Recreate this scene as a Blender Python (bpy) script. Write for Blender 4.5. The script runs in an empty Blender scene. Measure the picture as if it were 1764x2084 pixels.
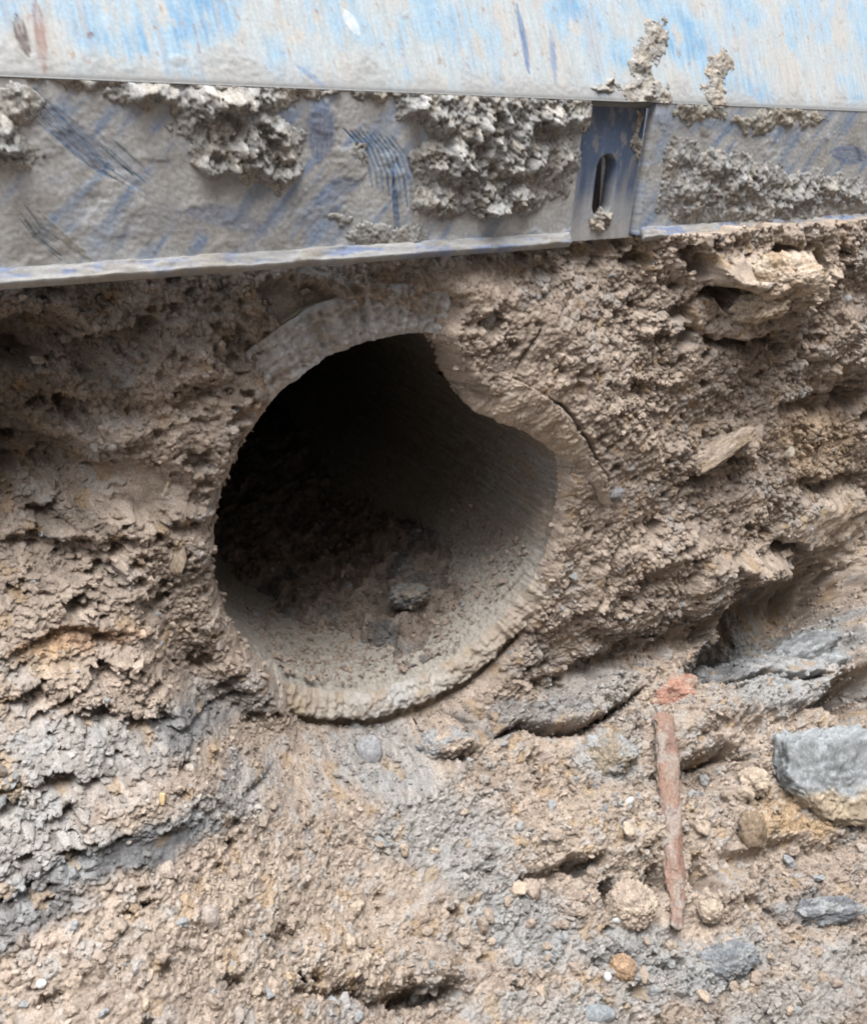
import bpy, bmesh, math, random
import numpy as np
from mathutils import Vector
random.seed(7)
SC = bpy.context.scene
COL = SC.collection

# ------------------------------------------------------------------ camera
F = 1880.0; W0, H0 = 1764.0, 2084.0           # focal length and frame in plan units
PSI, PIT = math.radians(35.1), math.radians(21.35)
fw = np.array([math.sin(PSI)*math.cos(PIT), math.cos(PSI)*math.cos(PIT), -math.sin(PIT)])
rt = np.array([math.cos(PSI), -math.sin(PSI), 0.0])
up = np.cross(rt, fw)
CAM = np.array([-0.50656, -0.81545, 0.38822])
cam = bpy.data.cameras.new('camera'); co = bpy.data.objects.new('camera', cam); COL.objects.link(co)
cam.sensor_fit = 'VERTICAL'; cam.sensor_height = 24.0; cam.lens = 24.0*F/H0
cam.clip_start = 0.01; cam.clip_end = 500.0
co.location = CAM
from mathutils import Matrix
co.matrix_world = Matrix(((rt[0], up[0], -fw[0], CAM[0]), (rt[1], up[1], -fw[1], CAM[1]), (rt[2], up[2], -fw[2], CAM[2]), (0, 0, 0, 1)))
SC.camera = co

# ------------------------------------------------------------------ sky, sun, exposure
SUN_EL, SUN_AZ = math.radians(72), math.radians(215)     # azimuth clockwise from +y
w = bpy.data.worlds.new('World'); SC.world = w; w.use_nodes = True
nt = w.node_tree; bg = nt.nodes['Background']
sky = nt.nodes.new('ShaderNodeTexSky'); sky.sky_type = 'NISHITA'; sky.sun_disc = False
sky.sun_elevation = SUN_EL; sky.sun_rotation = SUN_AZ; sky.dust_density = 1.0; sky.air_density = 1.0
hs = nt.nodes.new('ShaderNodeHueSaturation'); hs.inputs['Saturation'].default_value = 0.28
nt.links.new(sky.outputs[0], hs.inputs['Color']); nt.links.new(hs.outputs[0], bg.inputs['Color'])
bg.inputs['Strength'].default_value = 0.15
sl = bpy.data.lights.new('sun', 'SUN'); sl.energy = 1.1; sl.angle = math.radians(35); sl.color = (1, 0.985, 0.96)
so = bpy.data.objects.new('sun', sl); COL.objects.link(so)
sd = Vector((math.sin(SUN_AZ)*math.cos(SUN_EL), math.cos(SUN_AZ)*math.cos(SUN_EL), math.sin(SUN_EL)))
so.rotation_euler = sd.to_track_quat('Z', 'Y').to_euler(); so.location = (0, 0, 6)
SC.view_settings.view_transform = 'Standard'; SC.view_settings.look = 'None'
SC.view_settings.exposure = 1.92; SC.view_settings.gamma = 1.0
SC.render.engine = 'CYCLES'
SC.cycles.use_denoising = True
SC.cycles.max_bounces = 4; SC.cycles.diffuse_bounces = 1; SC.cycles.filter_width = 2.0

# ------------------------------------------------------------------ noise
def h32(ix, iy, s):
    h = (ix.astype(np.int64)*374761393 + iy.astype(np.int64)*668265263 + s*1442695041) & 0xffffffff
    h = ((h ^ (h >> 13))*1274126177) & 0xffffffff
    h = ((h ^ (h >> 16))*2246822519) & 0xffffffff
    return (h ^ (h >> 15)) & 0xffffffff
def r01(ix, iy, s): return h32(ix, iy, s).astype(np.float32)/np.float32(4294967296.0)
def perlin(x, y, s=0):
    ix = np.floor(x); iy = np.floor(y); fx = (x-ix).astype(np.float32); fy = (y-iy).astype(np.float32)
    ix = ix.astype(np.int64); iy = iy.astype(np.int64)
    def g(a, b):
        t = r01(ix+a, iy+b, s)*np.float32(6.2831853)
        return np.cos(t)*(fx-a)+np.sin(t)*(fy-b)
    u = fx*fx*fx*(fx*(fx*6-15)+10); v = fy*fy*fy*(fy*(fy*6-15)+10)
    a = g(0, 0); b = g(1, 0); c = g(0, 1); d = g(1, 1)
    return (a+(b-a)*u)*(1-v)+(c+(d-c)*u)*v            # about -0.7..0.7
def fbm(x, y, o=4, s=0, gain=0.5):
    a = 1.0; t = 0
    for i in range(o):
        t = t+a*perlin(x, y, s+i*17); a *= gain; x = x*2.03+5.1; y = y*2.03+1.7
    return t
def worley(x, y, s=0, jit=0.9):
    ix = np.floor(x).astype(np.int64); iy = np.floor(y).astype(np.int64)
    f1 = np.full(x.shape, 9.0, np.float32); f2 = f1.copy(); idd = np.zeros(x.shape, np.float32)
    for a in (-1, 0, 1):
        for b in (-1, 0, 1):
            jx = ix+a; jy = iy+b
            px = jx+0.5+jit*(r01(jx, jy, s)-0.5); py = jy+0.5+jit*(r01(jx, jy, s+1)-0.5)
            d = np.sqrt((px-x)**2+(py-y)**2).astype(np.float32)
            idn = r01(jx, jy, s+2)
            near = d < f1
            f2 = np.where(near, f1, np.minimum(f2, d)); idd = np.where(near, idn, idd); f1 = np.where(near, d, f1)
    return f1, f2, idd
def h3(ix, iy, iz, s): return r01(ix+iz*1619, iy+iz*31337, s+77)
def vn3(p, s=0):
    i = np.floor(p).astype(np.int64); f = (p-i).astype(np.float32); u = f*f*(3-2*f); t = 0
    for a in (0, 1):
        for b in (0, 1):
            for c in (0, 1):
                wgt = (u[:, 0] if a else 1-u[:, 0])*(u[:, 1] if b else 1-u[:, 1])*(u[:, 2] if c else 1-u[:, 2])
                t = t+wgt*h3(i[:, 0]+a, i[:, 1]+b, i[:, 2]+c, s)
    return (t-.5)*1.4
def n3(v, s, f, o=3):
    t = 0; a = 1.0; p = v*f+s*3.7
    for k in range(o): t = t+a*vn3(p, s+k*13); p = p*2.03+1.3; a *= .5
    return t
def worley3(p, s):
    i = np.floor(p).astype(np.int64); f1 = np.full(len(p), 9.0, np.float32); idd = np.zeros(len(p), np.float32)
    for a in (-1, 0, 1):
        for b in (-1, 0, 1):
            for c in (-1, 0, 1):
                x, y, z = i[:, 0]+a, i[:, 1]+b, i[:, 2]+c
                d = np.sqrt((x+h3(x, y, z, s)-p[:, 0])**2+(y+h3(x, y, z, s+1)-p[:, 1])**2+(z+h3(x, y, z, s+2)-p[:, 2])**2).astype(np.float32)
                k = d < f1; f1 = np.where(k, d, f1); idd = np.where(k, h3(x, y, z, s+3), idd)
    return f1, idd
def ss(a, b, x):
    t = np.clip((x-a)/(b-a), 0, 1); return t*t*(3-2*t)
def lerp(a, b, t): return a+(b-a)*t
def proj(P):
    q = P-CAM; d = q@fw
    return 882+F*(q@rt)/d, 1042-F*(q@up)/d, d
def ray(px, py): return fw+rt*(px-882)/F-up*(py-1042)/F
def at_y(px, py, Y):
    d = ray(px, py); return CAM+d*(Y-CAM[1])/d[1]

# ------------------------------------------------------------------ scene helpers
def tag(o, label, cat, group=None, kind=None):
    o['label'] = label; o['category'] = cat
    if group: o['group'] = group
    if kind: o['kind'] = kind
    return o
def mesh_np(name, V, Q, mat, parent=None, col=None, smooth=True):
    """V (n,3), Q (m,4) or (m,3)"""
    me = bpy.data.meshes.new(name); n = len(V); k = Q.shape[1]; m = len(Q)
    me.vertices.add(n); me.vertices.foreach_set('co', np.ascontiguousarray(V, np.float32).ravel())
    me.loops.add(m*k); me.loops.foreach_set('vertex_index', np.ascontiguousarray(Q, np.int32).ravel())
    me.polygons.add(m); me.polygons.foreach_set('loop_start', np.arange(0, m*k, k, dtype=np.int32))
    me.update(calc_edges=True)
    me.polygons.foreach_set('use_smooth', np.full(m, smooth, bool))
    if col is not None:
        at = me.attributes.new('Col', 'FLOAT_COLOR', 'POINT')
        at.data.foreach_set('color', np.ascontiguousarray(np.c_[col, np.ones(n)], np.float32).ravel())
    me.update(); me.materials.append(mat)
    o = bpy.data.objects.new(name, me); COL.objects.link(o)
    if parent: o.parent = parent
    return o
def grid_faces(nu, nv):
    i = np.arange(nu-1)[:, None]*nv+np.arange(nv-1)[None, :]
    return np.stack([i, i+1, i+nv+1, i+nv], -1).reshape(-1, 4)
def compact(V, Q, col=None):
    used = np.zeros(len(V), bool); used[Q.ravel()] = True
    idx = np.cumsum(used)-1
    return V[used], idx[Q], (None if col is None else col[used])
def empty(name, loc=(0, 0, 0)):
    o = bpy.data.objects.new(name, None); o.location = loc; COL.objects.link(o); return o

# ------------------------------------------------------------------ materials
def mat_attr(name, rough=0.95, var=0.35, scale=500.0, bump=0.25, spec=0.15, bscale=900.0):
    m = bpy.data.materials.new(name); m.use_nodes = True; t = m.node_tree; b = t.nodes['Principled BSDF']
    at = t.nodes.new('ShaderNodeAttribute'); at.attribute_name = 'Col'
    tc = t.nodes.new('ShaderNodeTexCoord')
    n = t.nodes.new('ShaderNodeTexNoise'); n.inputs['Scale'].default_value = scale; n.inputs['Detail'].default_value = 3
    mr = t.nodes.new('ShaderNodeMapRange'); mr.inputs[1].default_value = 0.25; mr.inputs[2].default_value = 0.75
    mr.inputs[3].default_value = 1-var; mr.inputs[4].default_value = 1+var
    mx = t.nodes.new('ShaderNodeVectorMath'); mx.operation = 'SCALE'
    t.links.new(tc.outputs['Object'], n.inputs['Vector']); t.links.new(n.outputs[0], mr.inputs[0])
    t.links.new(at.outputs['Color'], mx.inputs[0]); t.links.new(mr.outputs[0], mx.inputs['Scale'])
    t.links.new(mx.outputs[0], b.inputs['Base Color'])
    n2 = t.nodes.new('ShaderNodeTexNoise'); n2.inputs['Scale'].default_value = bscale; n2.inputs['Detail'].default_value = 2
    t.links.new(tc.outputs['Object'], n2.inputs['Vector'])
    bp = t.nodes.new('ShaderNodeBump'); bp.inputs['Strength'].default_value = bump; bp.inputs['Distance'].default_value = 0.001
    t.links.new(n2.outputs[0], bp.inputs['Height']); t.links.new(bp.outputs[0], b.inputs['Normal'])
    b.inputs['Roughness'].default_value = rough; b.inputs['Specular IOR Level'].default_value = spec
    return m
M_SOIL = mat_attr('crumbly_soil')
M_CONC = mat_attr('pipe_concrete', 0.85, 0.22, 700, 0.25, 0.25)
M_PAINT = mat_attr('muddy_blue_paint', 0.6, 0.12, 350, 0.15, 0.4, 500)
M_RUST = mat_attr('rusty_iron', 0.85, 0.35, 300, 0.5, 0.3, 600)
M_STONE = mat_attr('stone', 0.8, 0.2, 400, 0.25, 0.3)
M_BRICK = mat_attr('brick', 0.9, 0.25, 500, 0.5, 0.15)

BROWN = np.array([.385, .312, .254]); BROWN2 = np.array([.28, .228, .188]); TAN = np.array([.46, .375, .295])
GREY = np.array([.305, .31, .308]); DGREY = np.array([.165, .168, .172]); OCHRE = np.array([.43, .29, .15]); RUSTY = np.array([.42, .21, .09])
PALE = np.array([.45, .41, .36])

# ------------------------------------------------------------------ pipe frame
R_IN, R_OUT = 0.217, 0.278
AX = np.array([math.sin(math.radians(7))*math.cos(math.radians(4)), math.cos(math.radians(7))*math.cos(math.radians(4)), math.sin(math.radians(4))])
E1 = np.cross(AX, [0, 0, 1.0]); E1 /= np.linalg.norm(E1); E2 = np.cross(E1, AX)
CP = np.array([0.022, 0.0, -0.013])
def pipe_pt(r, th, dep):
    return CP+AX*np.asarray(dep)[..., None]+np.asarray(r*np.cos(th))[..., None]*E1+np.asarray(r*np.sin(th))[..., None]*E2

# ------------------------------------------------------------------ soil bank: base profile (wall, toe, slope)
SL = math.radians(38); ZT = -0.285; RAD = 0.10
def profile(t):
    """t: arc length downward from z=.40; returns y,z and outward normal (ny,nz)"""
    L1 = 0.40-ZT-RAD*math.tan((math.pi/2-SL)/2)          # straight wall
    A = math.pi/2-SL; La = RAD*A
    y = np.zeros_like(t); z = 0.40-np.minimum(t, L1)
    a = np.clip((t-L1)/RAD, 0, A)
    y = -RAD*(1-np.cos(a)); z = z-RAD*np.sin(a)
    e = np.maximum(t-L1-La, 0)
    y = y-e*math.cos(SL); z = z-e*math.sin(SL)
    return y, z, -np.cos(a), np.sin(a)
def axis_steps(segs):
    out = [segs[0][0]]
    for a, b, s0, s1 in segs:
        x = a
        while x < b-1e-6:
            x = min(b, x+lerp(s0, s1, (x-a)/(b-a))); out.append(x)
    return np.array(out)
XS = axis_steps([(-1.6, -.56, .03, .0014), (-.56, .3, .00115, .0013), (.3, 1.15, .0013, .0021), (1.15, 2.6, .003, .05)])
TS = axis_steps([(0.0, 0.08, .004, .0014), (0.08, .62, .0013, .0012), (.62, 1.22, .0011, .0010), (1.22, 1.75, .002, .03)])
NX, NT = len(XS), len(TS)
X, T = np.meshgrid(XS, TS, indexing='ij')
Y, Z, NY, NZ = profile(T)
print('bank grid', NX, NT, NX*NT)

# macro form of the face
def macro(x, t, z, y):
    wall = 1-ss(.55, .72, t)
    upz = ss(-.05, .25, z)
    m = wall*.02*ss(.2, .5, x)*ss(.2, .3, z)+wall*upz*lerp(-.045, .058, ss(.02, .48, x+.25*(.3-z)))
    m = m+wall*.022*(1-upz)*ss(-.30, .05, x)
    m = m-wall*.05*np.exp(-(((x+.42)/.13)**2+((z-.13)/.12)**2))
    m = m+wall*.02*np.exp(-(((x-.55)/.2)**2+((z+.02)/.16)**2))
    return m
Mc = macro(X, T, Z, Y)
Mc = Mc+0.012*fbm(X/.22, T/.18, 2, 91)
PU = .20*ss(-.10, -.42, X)*ss(.26, .74, T)*(1-ss(.78, 1.7, T))+.04*ss(.1, -.25, X)*ss(.5, .72, T)*(1-ss(.75, 1.4, T))
P = np.stack([X, Y+NY*Mc-.80*PU, Z+NZ*Mc+.45*PU], -1)
PX, PY, DEP = proj(P.reshape(-1, 3)); PX = PX.reshape(X.shape); PY = PY.reshape(X.shape); DEP = DEP.reshape(X.shape)
infr = (DEP > .3) & (PX > -250) & (PX < 2000) & (PY > 300) & (PY < 2350)
# a ragged version of the plan coordinates for the outlines of features
wx = 26*fbm(X/.05, T/.05, 3, 5); wy = 26*fbm(X/.05, T/.05, 3, 55)
QX = PX+wx; QY = PY+wy

def ell(cx, cy, rx, ry, ang=0.0, ragged=True):
    """normalised radius of an ellipse; ang in degrees, rising to the right"""
    qx, qy = (QX, QY) if ragged else (PX, PY)
    c, s = math.cos(math.radians(ang)), math.sin(math.radians(ang))
    dx = qx-cx; dy = -(qy-cy)
    return np.sqrt(((dx*c+dy*s)/rx)**2+((-dx*s+dy*c)/ry)**2)
def line(pts, ragged=True):
    """signed distance-ish to a polyline: (distance, side) with side >0 below"""
    qx, qy = (PX+wx*.35, PY+wy*.35) if ragged else (PX, PY)
    best = np.full(PX.shape, 1e9); side = np.zeros(PX.shape); along = np.zeros(PX.shape)
    n = len(pts)-1
    for i in range(n):
        ax, ay = pts[i]; bx, by = pts[i+1]; ex, ey = bx-ax, by-ay; l2 = ex*ex+ey*ey
        u = np.clip(((qx-ax)*ex+(qy-ay)*ey)/l2, 0, 1)
        d = np.hypot(qx-ax-u*ex, qy-ay-u*ey)
        k = d < best
        s = (ex*(qy-ay)-ey*(qx-ax))/math.sqrt(l2)
        best = np.where(k, d, best); side = np.where(k, s, side); along = np.where(k, (i+u)/n, along)
    return best, side, along

H = np.zeros(X.shape)
def bump(cx, cy, rx, ry, ang, amt, hard=.5):
    global H
    r = ell(cx, cy, rx, ry, ang); H = H+amt*(1-ss(hard, 1.15, r))
def crack(pts, width, depth, lip=0.006, reach=45):
    """dark opening along pts; the soil above it overhangs"""
    global H
    d, s, al = line(pts)
    tap = np.sin(np.clip(al, 0.03, .97)*math.pi)**.5
    H = H-depth*tap*np.exp(-(d/(width*.5*np.maximum(tap, .25)))**2*1.1)
    H = H+lip*tap*(s < 0)*np.exp(-d/reach)*ss(0, width*.6, d)

# --- right of the pipe: bulge, undercut, cavity
bump(1330, 1180, 200, 110, 25, .022); bump(1450, 1180, 110, 60, 25, .018)
bump(1560, 1010, 190, 70, 25, .010)
bump(1620, 1090, 160, 55, 25, .012)
bump(1610, 1235, 160, 90, 30, -.15, .5); bump(1640, 1150, 180, 34, -5, .035); bump(1745, 1290, 40, 110, 10, .05); bump(1480, 1330, 130, 40, 35, -.05)
bump(1280, 1335, 200, 34, 18, -.030)
bump(1740, 1420, 55, 60, 60, -.12)
bump(1720, 1250, 60, 60, 0, .0)
bump(1220, 1425, 120, 55, 25, .012)
bump(1520, 1420, 220, 50, 12, .022)
# --- lower right blocks
bump(1430, 1480, 120, 60, 15, .022); bump(1450, 1575, 90, 50, 20, -.045)
bump(1230, 1690, 200, 90, 15, .020); bump(1150, 1700, 120, 70, 20, .008)
bump(1180, 1768, 45, 26, 5, -.055); bump(1330, 1800, 30, 34, 0, -.06); bump(1425, 1785, 36, 34, 20, -.06)
bump(1235, 1820, 26, 22, 0, -.05); bump(1090, 1790, 60, 18, 20, -.02)
bump(1600, 1745, 150, 40, 10, -.03); bump(1480, 1800, 90, 40, 20, .012)
# --- lower middle
bump(760, 1960, 190, 70, -12, .024); bump(860, 2035, 70, 22, 12, -.055); bump(690, 2030, 110, 16, -8, -.018); bump(620, 1992, 24, 12, 0, -.04)
bump(900, 1990, 70, 30, -10, .012)
bump(905, 1545, 60, 14, 15, -.05); bump(890, 1510, 75, 34, 8, .012)
bump(780, 1535, 60, 40, 0, .010)
# --- lower left: step with dark clay below it

bump(300, 1640, 220, 60, 20, .010)
bump(470, 2000, 30, 12, 0, -.02); bump(150, 1960, 120, 60, 10, .006)
# --- upper left hollows
bump(80, 690, 110, 60, 10, -.035); bump(215, 720, 90, 42, 20, -.030); bump(60, 930, 130, 60, 0, -.032); bump(250, 990, 160, 60, 0, -.028)
bump(120, 1130, 150, 36, -5, -.018); bump(590, 610, 90, 44, -10, -.05); bump(330, 740, 150, 50, 10, .014); bump(180, 870, 150, 40, 5, .016)
bump(250, 1060, 220, 34, 4, .014); bump(140, 1330, 150, 40, 8, -.012); bump(840, 620, 50, 50, 0, -.045); bump(700, 575, 60, 25, 0, .010)
# --- upper right
bump(1560, 560, 130, 55, -5, .040); bump(1540, 640, 100, 40, 10, .030); bump(1490, 600, 55, 22, 10, -.045); bump(1585, 515, 45, 16, 0, -.07); bump(1420, 535, 30, 40, 30, -.03)
bump(1650, 560, 20, 60, -20, -.045); bump(1520, 690, 90, 20, -5, -.03); bump(1720, 700, 90, 60, 10, .020)
bump(1465, 912, 100, 24, 30, .018); bump(1460, 950, 110, 12, 30, -.025); bump(1680, 820, 110, 30, 10, -.02)
bump(1600, 1120, 50, 26, 0, -.035); bump(1700, 990, 90, 30, 0, -.018)
# --- cracks
crack([(1010, 1495), (1060, 1480), (1130, 1488), (1200, 1478), (1260, 1440), (1312, 1403)], 20, .075, .010)
crack([(1420, 1395), (1500, 1385), (1560, 1375), (1630, 1385), (1690, 1370)], 16, .06, .006)
crack([(1390, 1400), (1430, 1370), (1480, 1300), (1530, 1240)], 20, .05, .006)
crack([(470, 1445), (500, 1425), (540, 1418)], 10, .03, .005)
crack([(300, 1475), (380, 1500), (440, 1510), (560, 1450)], 12, .028, .006)
crack([(470, 1640), (530, 1620), (580, 1595)], 9, .03, .005)
crack([(130, 1700), (180, 1708), (230, 1705)], 9, .02, .002)
crack([(1058, 776), (1123, 824), (1165, 880), (1205, 950)], 8, .022, .0)
crack([(1005, 735), (1020, 700), (1045, 640)], 8, .025, .003)
crack([(1180, 1250), (1215, 1180), (1225, 1120), (1240, 1100)], 12, .035, .004)
crack([(1340, 1120), (1400, 1090), (1420, 1060)], 12, .03, .006)
crack([(1270, 1225), (1290, 1170), (1285, 1140)], 12, .035, .004)
crack([(1590, 1580), (1625, 1550)], 14, .05, .004)
crack([(1400, 1560), (1480, 1535), (1530, 1545)], 10, .025, .004)
crack([(770, 1497), (860, 1488), (970, 1470)], 9, .03, .004)
crack([(1285, 1735), (1330, 1725)], 7, .02, .003)
crack([(1640, 1440), (1700, 1425)], 9, .04, .004)

# general relief
LW = ss(.62, .75, T)                                     # 0 wall, 1 lower slope
xx = X; tt = T-.35*X*0
H = H+.010*fbm(X/.09, T/.06, 3, 11)
# layered ledges: rise slowly going down, then drop back
for lam, amp, sd_ in ((.060, .010, 21), (.030, .0045, 31), (.014, .0018, 41)):
    s = T/lam+1.5*fbm(X/(lam*2.2), T/(lam*1.6), 3, sd_)+.2*X/lam
    fr = s-np.floor(s)
    saw = np.where(fr < .78, fr/.78, (1-fr)/.22)
    pm = ss(-.15, .35, fbm(X/(lam*2.5), T/(lam*2), 2, sd_+5))
    H = H+amp*pm*(saw-.5)*lerp(lerp(.12, .55, ss(.0, .35, X)), .35, LW)
# crumbs
wxm = .35*fbm(X/.012, T/.012, 2, 61); wym = .35*fbm(X/.012, T/.012, 2, 62)
CB = np.zeros(X.shape)
patch = ss(-.2, .3, fbm(X/.10, T/.08, 3, 71)+.18*LW+.22*ss(.05, -.1, X))
soft = 1-ss(.6, 1.1, np.minimum(np.minimum(ell(1690, 1080, 170, 70, 20), ell(290, 1725, 190, 48, 18)+.25), ell(1640, 1340, 110, 60, 25)))
ids = None
for lam, amp, sd_ in ((.055, .014, 95), (.026, .0085, 101), (.0125, .0050, 111), (.0062, .0034, 121), (.0034, .0019, 131)):
    f1, f2, idd = worley(X/lam+wxm, T/lam*1.05+wym, sd_)
    dome = np.sqrt(np.clip(1-(f1/.78)**2, 0, 1))
    amt = .35+1.1*idd
    pm = lerp(lerp(.75, .3, ss(-.05, .1, X)), 1.0, patch) if lam > .008 else lerp(.6, 1.0, patch)
    if lam > .02: pm = pm*ss(-.05, .35, fbm(X/.09, T/.08, 2, 77+int(lam*1000))+.24*LW)*(1 if lam < .05 else lerp(.5, 1, ss(0, .3, X)))
    amp = amp*lerp(.5 if lam > .01 else .8, 1.0, ss(-.1, .15, X))
    H = H+amp*(dome*amt-.5)*pm*(1-.8*soft)-.55*amp*ss(.13, .0, f2-f1)*pm*(1-.8*soft)*(1 if lam < .02 else .45)
    if abs(lam-.0125) < 1e-6: ids1 = idd
    if abs(lam-.0062) < 1e-6: ids2 = idd
    if abs(lam-.0034) < 1e-6: ids3 = idd
H = H+.0016*fbm(X/.006, T/.006, 3, 141)*(1-.6*soft)
left = ss(.06, -.1, X)*(1-LW)
for lam, d_, sd_, thr in ((.034, .020, 171, .22), (.018, .013, 181, .20), (.010, .008, 191, .16)):   # pores and small voids
    f1, f2, idd = worley(X/lam*.8+wxm*.8, T/lam+wym*.8, sd_)
    f1 = f1+.18*fbm(X/(lam*.3), T/(lam*.3), 2, sd_+4)
    H = H-d_*ss(.55, .15, f1)*(idd < thr*lerp(.35, 1, left)*lerp(1, .6, LW))*(1-soft)

# press the bank in along the panel so it does not poke through the steel
PN = P+np.stack([0*X, NY*H, NZ*H], -1)
hang = np.clip(H, -.04, .04)*lerp(.05, .22, ss(-.1, .25, X))
PN[..., 2] -= hang*np.abs(NY)*1.0
PN[..., 0] += .0012*fbm(X/.008, T/.008, 2, 151)
zl = .297+.005*ss(.33, .5, X)+.006*fbm(X/.03, T/.03, 3, 191)*ss(.3, .45, X)
lim = np.where(PN[..., 2] > zl, -.035+.10*ss(0, .013, PN[..., 2]-zl), lerp(-.035, -.088, ss(.25, .45, X))-.03*ss(.27, .2, PN[..., 2]))
PN[..., 1] = np.where(PN[..., 2] > .24, np.maximum(PN[..., 1], lim), PN[..., 1])

# the mouth of the pipe: soil laps round it in front of the rim
rel = PN-CP; dep = rel@AX; rho = np.hypot(rel@E1, rel@E2); th = np.degrees(np.arctan2(rel@E2, rel@E1)) % 360
front = np.interp(th, [0, 20, 78, 84, 100, 126, 132, 150, 215, 235, 245, 300, 315, 330, 360], [-.012, -.020, -.016, .000, .004, .004, -.012, -.016, -.012, -.002, .006, .006, 0, -.010, -.012])
wgt = 1-ss(.275, .40, rho); wgt = wgt*(np.abs(dep) < .25)
w2 = (1-ss(.262, .315, rho))*(np.abs(dep) < .25)
PN = PN-AX*(wgt*(np.maximum(dep-front-np.clip(H, -.02, .02)*-.6, 0)))[..., None]
PN = PN-AX*(w2*np.minimum(dep-(front-.012-np.clip(H, -.02, .02)*.8), 0))[..., None]
rel = PN-CP
dep = rel@AX; ra = rel@E1; rb = rel@E2
rho = np.hypot(ra, rb); th = np.degrees(np.arctan2(rb, ra)) % 360
TH_K = np.array([0, 18, 24, 30, 36, 46, 56, 64, 72, 78, 82, 100, 118, 126, 131, 138, 160, 200, 222, 232, 240, 280, 312, 322, 334, 350, 360.])
RO_K = np.array([.217, .216, .208, .198, .186, .172, .164, .166, .182, .208, .222, .246, .252, .236, .216, .213, .212, .2125, .216, .230, .262, .276, .266, .238, .222, .218, .217])
RO = np.interp(th, TH_K, RO_K)+(.0035+.010*((th > 80) & (th < 130)))*fbm(X/.02, T/.02, 3, 161)
back = dep > -.25
# curl the edge of the soil in towards the pipe
k = (1-np.clip((rho-RO)/.026, 0, 1))**2
near = (rho < RO+.026) & (np.abs(dep) < .2)
tgt = np.where((th > 325) | (th <= 20), .008, .02); tgt = np.where((th > 20) & (th < 78), .03, np.where((th > 230) & (th < 325), .010, tgt))
push = np.where(near, k*np.maximum(tgt-dep, 0), 0)
PN = PN+push[..., None]*AX
hole = (rho < RO) & (np.abs(dep) < .2)

# colours
c1 = ss(-.45, .45, fbm(X/.11, T/.09, 4, 201)); c2 = ss(-.4, .4, fbm(X/.03, T/.025, 3, 211))
C = lerp(BROWN, BROWN2, (c1*.6)[..., None]); C = lerp(C, TAN, (c2*.35)[..., None])
gm = np.zeros(X.shape)
def tint(colr, cx, cy, rx, ry, ang, a):
    global C
    r = ell(cx, cy, rx, ry, ang)+.25*fbm(X/.02, T/.018, 3, int(cx+cy))
    k = a*(1-ss(.55, 1.1, r)); C = lerp(C, colr, k[..., None])
tint(GREY, 1610, 1330, 150, 90, 30, .9); tint(DGREY, 1500, 1320, 130, 60, 35, .9); tint(DGREY, 1060, 1460, 150, 40, 10, .6)
tint(GREY, 1210, 1400, 130, 60, 20, .5); tint(GREY, 1600, 1410, 190, 40, 8, .7); tint(GREY, 1240, 1540, 90, 60, 0, .75)
tint(DGREY, 270, 1720, 220, 55, 18, .95); tint(DGREY, 60, 1850, 150, 70, 30, .85); tint(GREY, 130, 1560, 240, 110, 15, .6); tint(GREY, 60, 1730, 160, 90, 20, .6)
tint(GREY, 460, 1480, 190, 70, 10, .5); tint(DGREY, 410, 1500, 110, 34, -15, .7); tint(GREY, 440, 1640, 180, 50, 15, .6)
tint(GREY, 790, 1580, 120, 60, 0, .6); tint(GREY, 900, 1700, 170, 120, -30, .65); tint(GREY, 1060, 1880, 150, 90, -30, .75); tint(GREY, 1280, 1930, 140, 60, 0, .7)
tint(GREY, 1480, 1960, 130, 70, 10, .65); tint(DGREY, 1640, 1850, 110, 34, 8, .6); tint(GREY, 1200, 2060, 140, 60, 0, .55); tint(GREY, 1600, 2050, 160, 70, 10, .5)
tint(GREY, 690, 2060, 40, 24, 0, .7); tint(RUSTY, 150, 1310, 170, 26, 8, .4); tint(OCHRE, 90, 1335, 80, 36, 0, .4); tint(OCHRE, 20, 1600, 50, 40, 0, .5)
tint(OCHRE, 1630, 1650, 120, 60, 5, .6); tint(TAN, 1700, 1080, 150, 90, 20, .6); tint(TAN, 1580, 560, 140, 90, 0, .6); tint(OCHRE, 1660, 900, 100, 90, 0, .35)
tint(GREY, 1080, 1350, 70, 30, 20, .3); tint(TAN, 600, 1900, 300, 120, 0, .4); tint(TAN, 1250, 1690, 220, 110, 10, .35)
ul_shade = ss(-.05, .4, fbm(X/.08, T/.06, 4, 231))*ss(.15, -.25, X)*ss(.55, .25, T)  # patchy shade of the upper-left face under the panel, painted into the soil
C = lerp(C, np.array([.17, .14, .11]), (ul_shade*.85)[..., None])
tint(GREY, 1350, 2000, 120, 60, 0, .6); tint(GREY, 1000, 2050, 110, 40, 0, .5); tint(DGREY, 1250, 1940, 60, 24, 10, .5); tint(DGREY, 1100, 1905, 50, 20, -20, .5); tint(GREY, 1700, 1960, 110, 60, 0, .5)
# each crumb has a tone of its own; grey ones are mixed among the brown on the slope
C = C*(.82+.36*ids2)[..., None]*(.90+.2*ids1)[..., None]*(.92+.16*ids3)[..., None]
gsp = ((ids1 > .80)*.40+(ids2 > .84)*.25)*ss(-.1, .3, fbm(X/.12, T/.12, 2, 221)+.25*LW)
C = lerp(C, GREY*1.05, np.clip(gsp, 0, .8)[..., None])
C = lerp(C, PALE, (((ids2 > .985)*.35)*lerp(.4, 1, LW))[..., None]); C = lerp(C, OCHRE, ((ids1 < .07)*.35)[..., None])
C = np.clip(C, .02, .8)

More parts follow.
